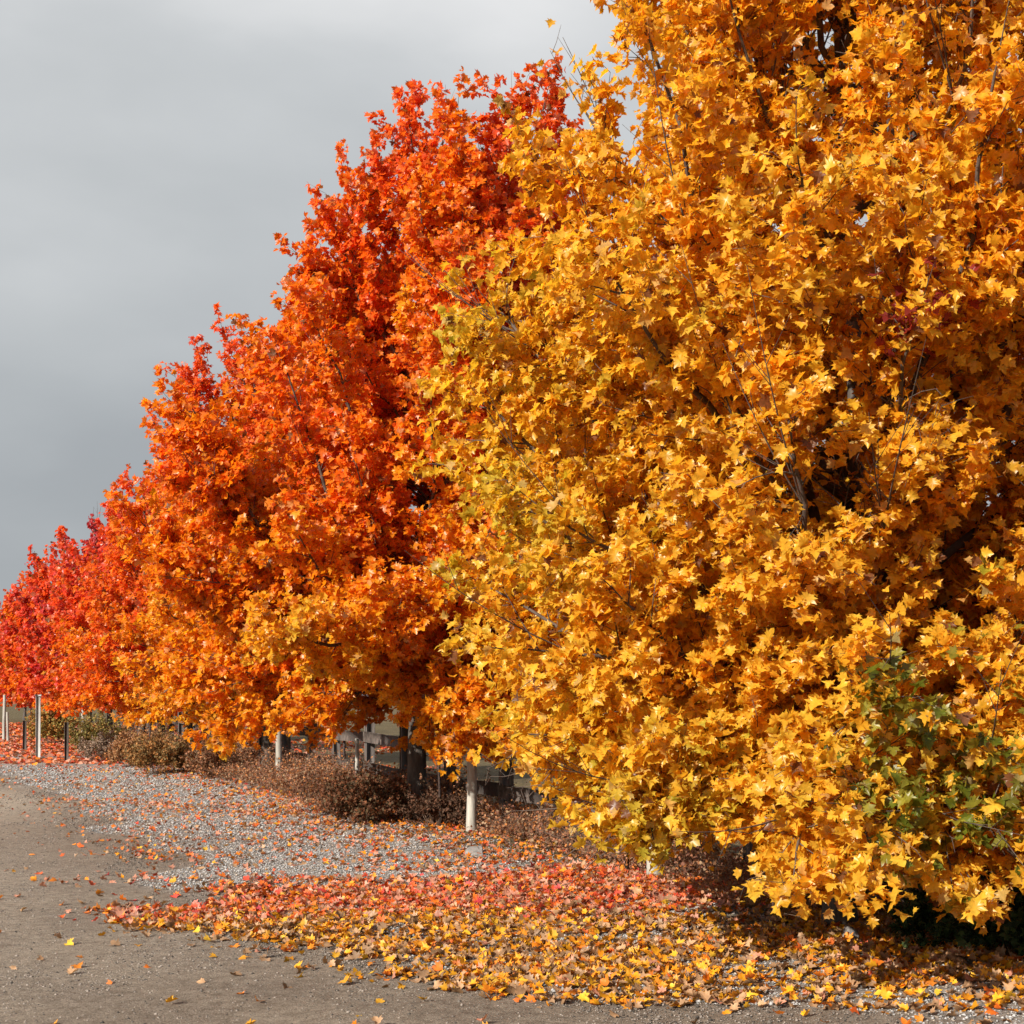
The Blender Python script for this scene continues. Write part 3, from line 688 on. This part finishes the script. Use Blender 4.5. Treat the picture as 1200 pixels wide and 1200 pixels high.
# ------------------------------------------------------------------ board fence behind the row
fr = empty('rail_fence', (7.2 - .4 * 13, 13, 0)); tag(fr, 'old dark board fence with two horizontal rails behind the row of maples', 'fence')
r = np.random.default_rng(8)
fys = [12.6, 14.5, 16.4, 18.2, 20.2, 22.2, 24.1]
while fys[-1] < 58: fys.append(fys[-1] + 1.95)
fx = lambda y: 7.2 - .40 * y
ang = math.atan2(-1, .4) + math.pi / 2
base = np.array([7.2 - .4 * 13, 13, 0])
ca, sa = math.cos(math.atan(.4)), math.sin(math.atan(.4))
for i, y in enumerate(fys):
    x = fx(y); g = Geo(); box_geo(g, (0, 0, .55), (.16 + r.normal(0, .01), .13, 1.5 + r.normal(0, .04)), .012)
    g.V = [v + r.normal(0, .003, v.shape) for v in g.V] if False else g.V
    o = g.obj('fence_post', M_fence, fr); o.location = np.array([x, y, gz1(x, y)]) - base; o.rotation_euler = (r.normal(0, .015), r.normal(0, .02), math.atan(.4))
for i in range(len(fys) - 1):
    y0, y1 = fys[i], fys[i + 1]
    for zc in (.50, 1.02):
        p0 = np.array([fx(y0), y0, gz1(fx(y0), y0) + zc + r.normal(0, .012)]); p1 = np.array([fx(y1), y1, gz1(fx(y1), y1) + zc + r.normal(0, .012)])
        off = np.array([-.09 * ca, -.09 * sa, 0])
        Ln = np.linalg.norm(p1 - p0); g = Geo(); box_geo(g, (0, 0, 0), (.035, Ln - .008, .18), .005)
        o = g.obj('rail', M_rail, fr); c = (p0 + p1) / 2 + off * 1.05; o.location = c - base
        o.rotation_euler = (math.asin((p1[2] - p0[2]) / Ln), 0, math.atan(.4))

# ------------------------------------------------------------------ rocks
def rock(x, y, s, label, seed, m=M_stone):
    import bmesh
    r = random.Random(seed); bm = bmesh.new(); bmesh.ops.create_icosphere(bm, subdivisions=3, radius=1)
    for v in bm.verts:
        p = np.array(v.co); k = 1 + .22 * float(vnoise(p * 1.6, seed, 3)); q = p * k
        q = np.sign(q) * np.minimum(np.abs(q), .78) ; v.co = (q[0] * s[0], q[1] * s[1], q[2] * s[2])
    me = bpy.data.meshes.new('rock'); bm.to_mesh(me); bm.free(); me.materials.append(m)
    o = bpy.data.objects.new('rock', me); COL.objects.link(o); o.location = (x, y, gz1(x, y) + s[2] * .2); o.rotation_euler = (.2, .35, r.random() * 6)
    tag(o, label, 'rock'); return o
rock(2.24, 9.32, (.075, .07, .10), 'small pale pointed rock at the foot of the yellow maple trunk', 4)
rock(-.40, 14.9, (.15, .12, .07), 'low pale grey stone among the leaves in front of the fence', 6)

# ------------------------------------------------------------------ distance
def hill(name, y, x0, x1, h, seed, col):
    xs = np.linspace(x0, x1, 160); top = h * (.75 + .25 * vnoise(np.stack([xs * .004 * 700 / y * 3, xs * 0], -1), seed, 3))
    rows = []
    for t, zz in ((-.25, 0), (-.12, .6), (0, 1), (.15, .7), (.3, 0)): rows.append(np.stack([xs, np.full_like(xs, y * (1 + t)), top * zz - (1 if zz == 0 else 0)], -1))
    V = np.concatenate(rows); n = len(xs); i = np.arange(5 * n).reshape(5, n)
    F = np.stack([i[:-1, :-1], i[:-1, 1:], i[1:, 1:], i[1:, :-1]], -1).reshape(-1, 4)
    m, N, L, b, o_ = mat(name); nz = N.new('ShaderNodeTexNoise'); nz.inputs['Scale'].default_value = .05; nz.inputs['Detail'].default_value = 8
    tc = N.new('ShaderNodeTexCoord'); L.new(tc.outputs['Object'], nz.inputs['Vector']); rr = N.new('ShaderNodeValToRGB'); L.new(nz.outputs[0], rr.inputs[0])
    rr.color_ramp.elements[0].position = .35; rr.color_ramp.elements[1].position = .65
    rr.color_ramp.elements[0].color = (*[c * .7 for c in col], 1); rr.color_ramp.elements[1].color = (*[c * 1.3 for c in col], 1); L.new(rr.outputs[0], b.inputs['Base Color'])
    o = mesh_obj(name, V, F, np.full(len(F), 4), m, None, None, True); tag(o, kind='structure')
hill('hills', 1500, -1600, 1600, 30, 4, (.10, .12, .13))
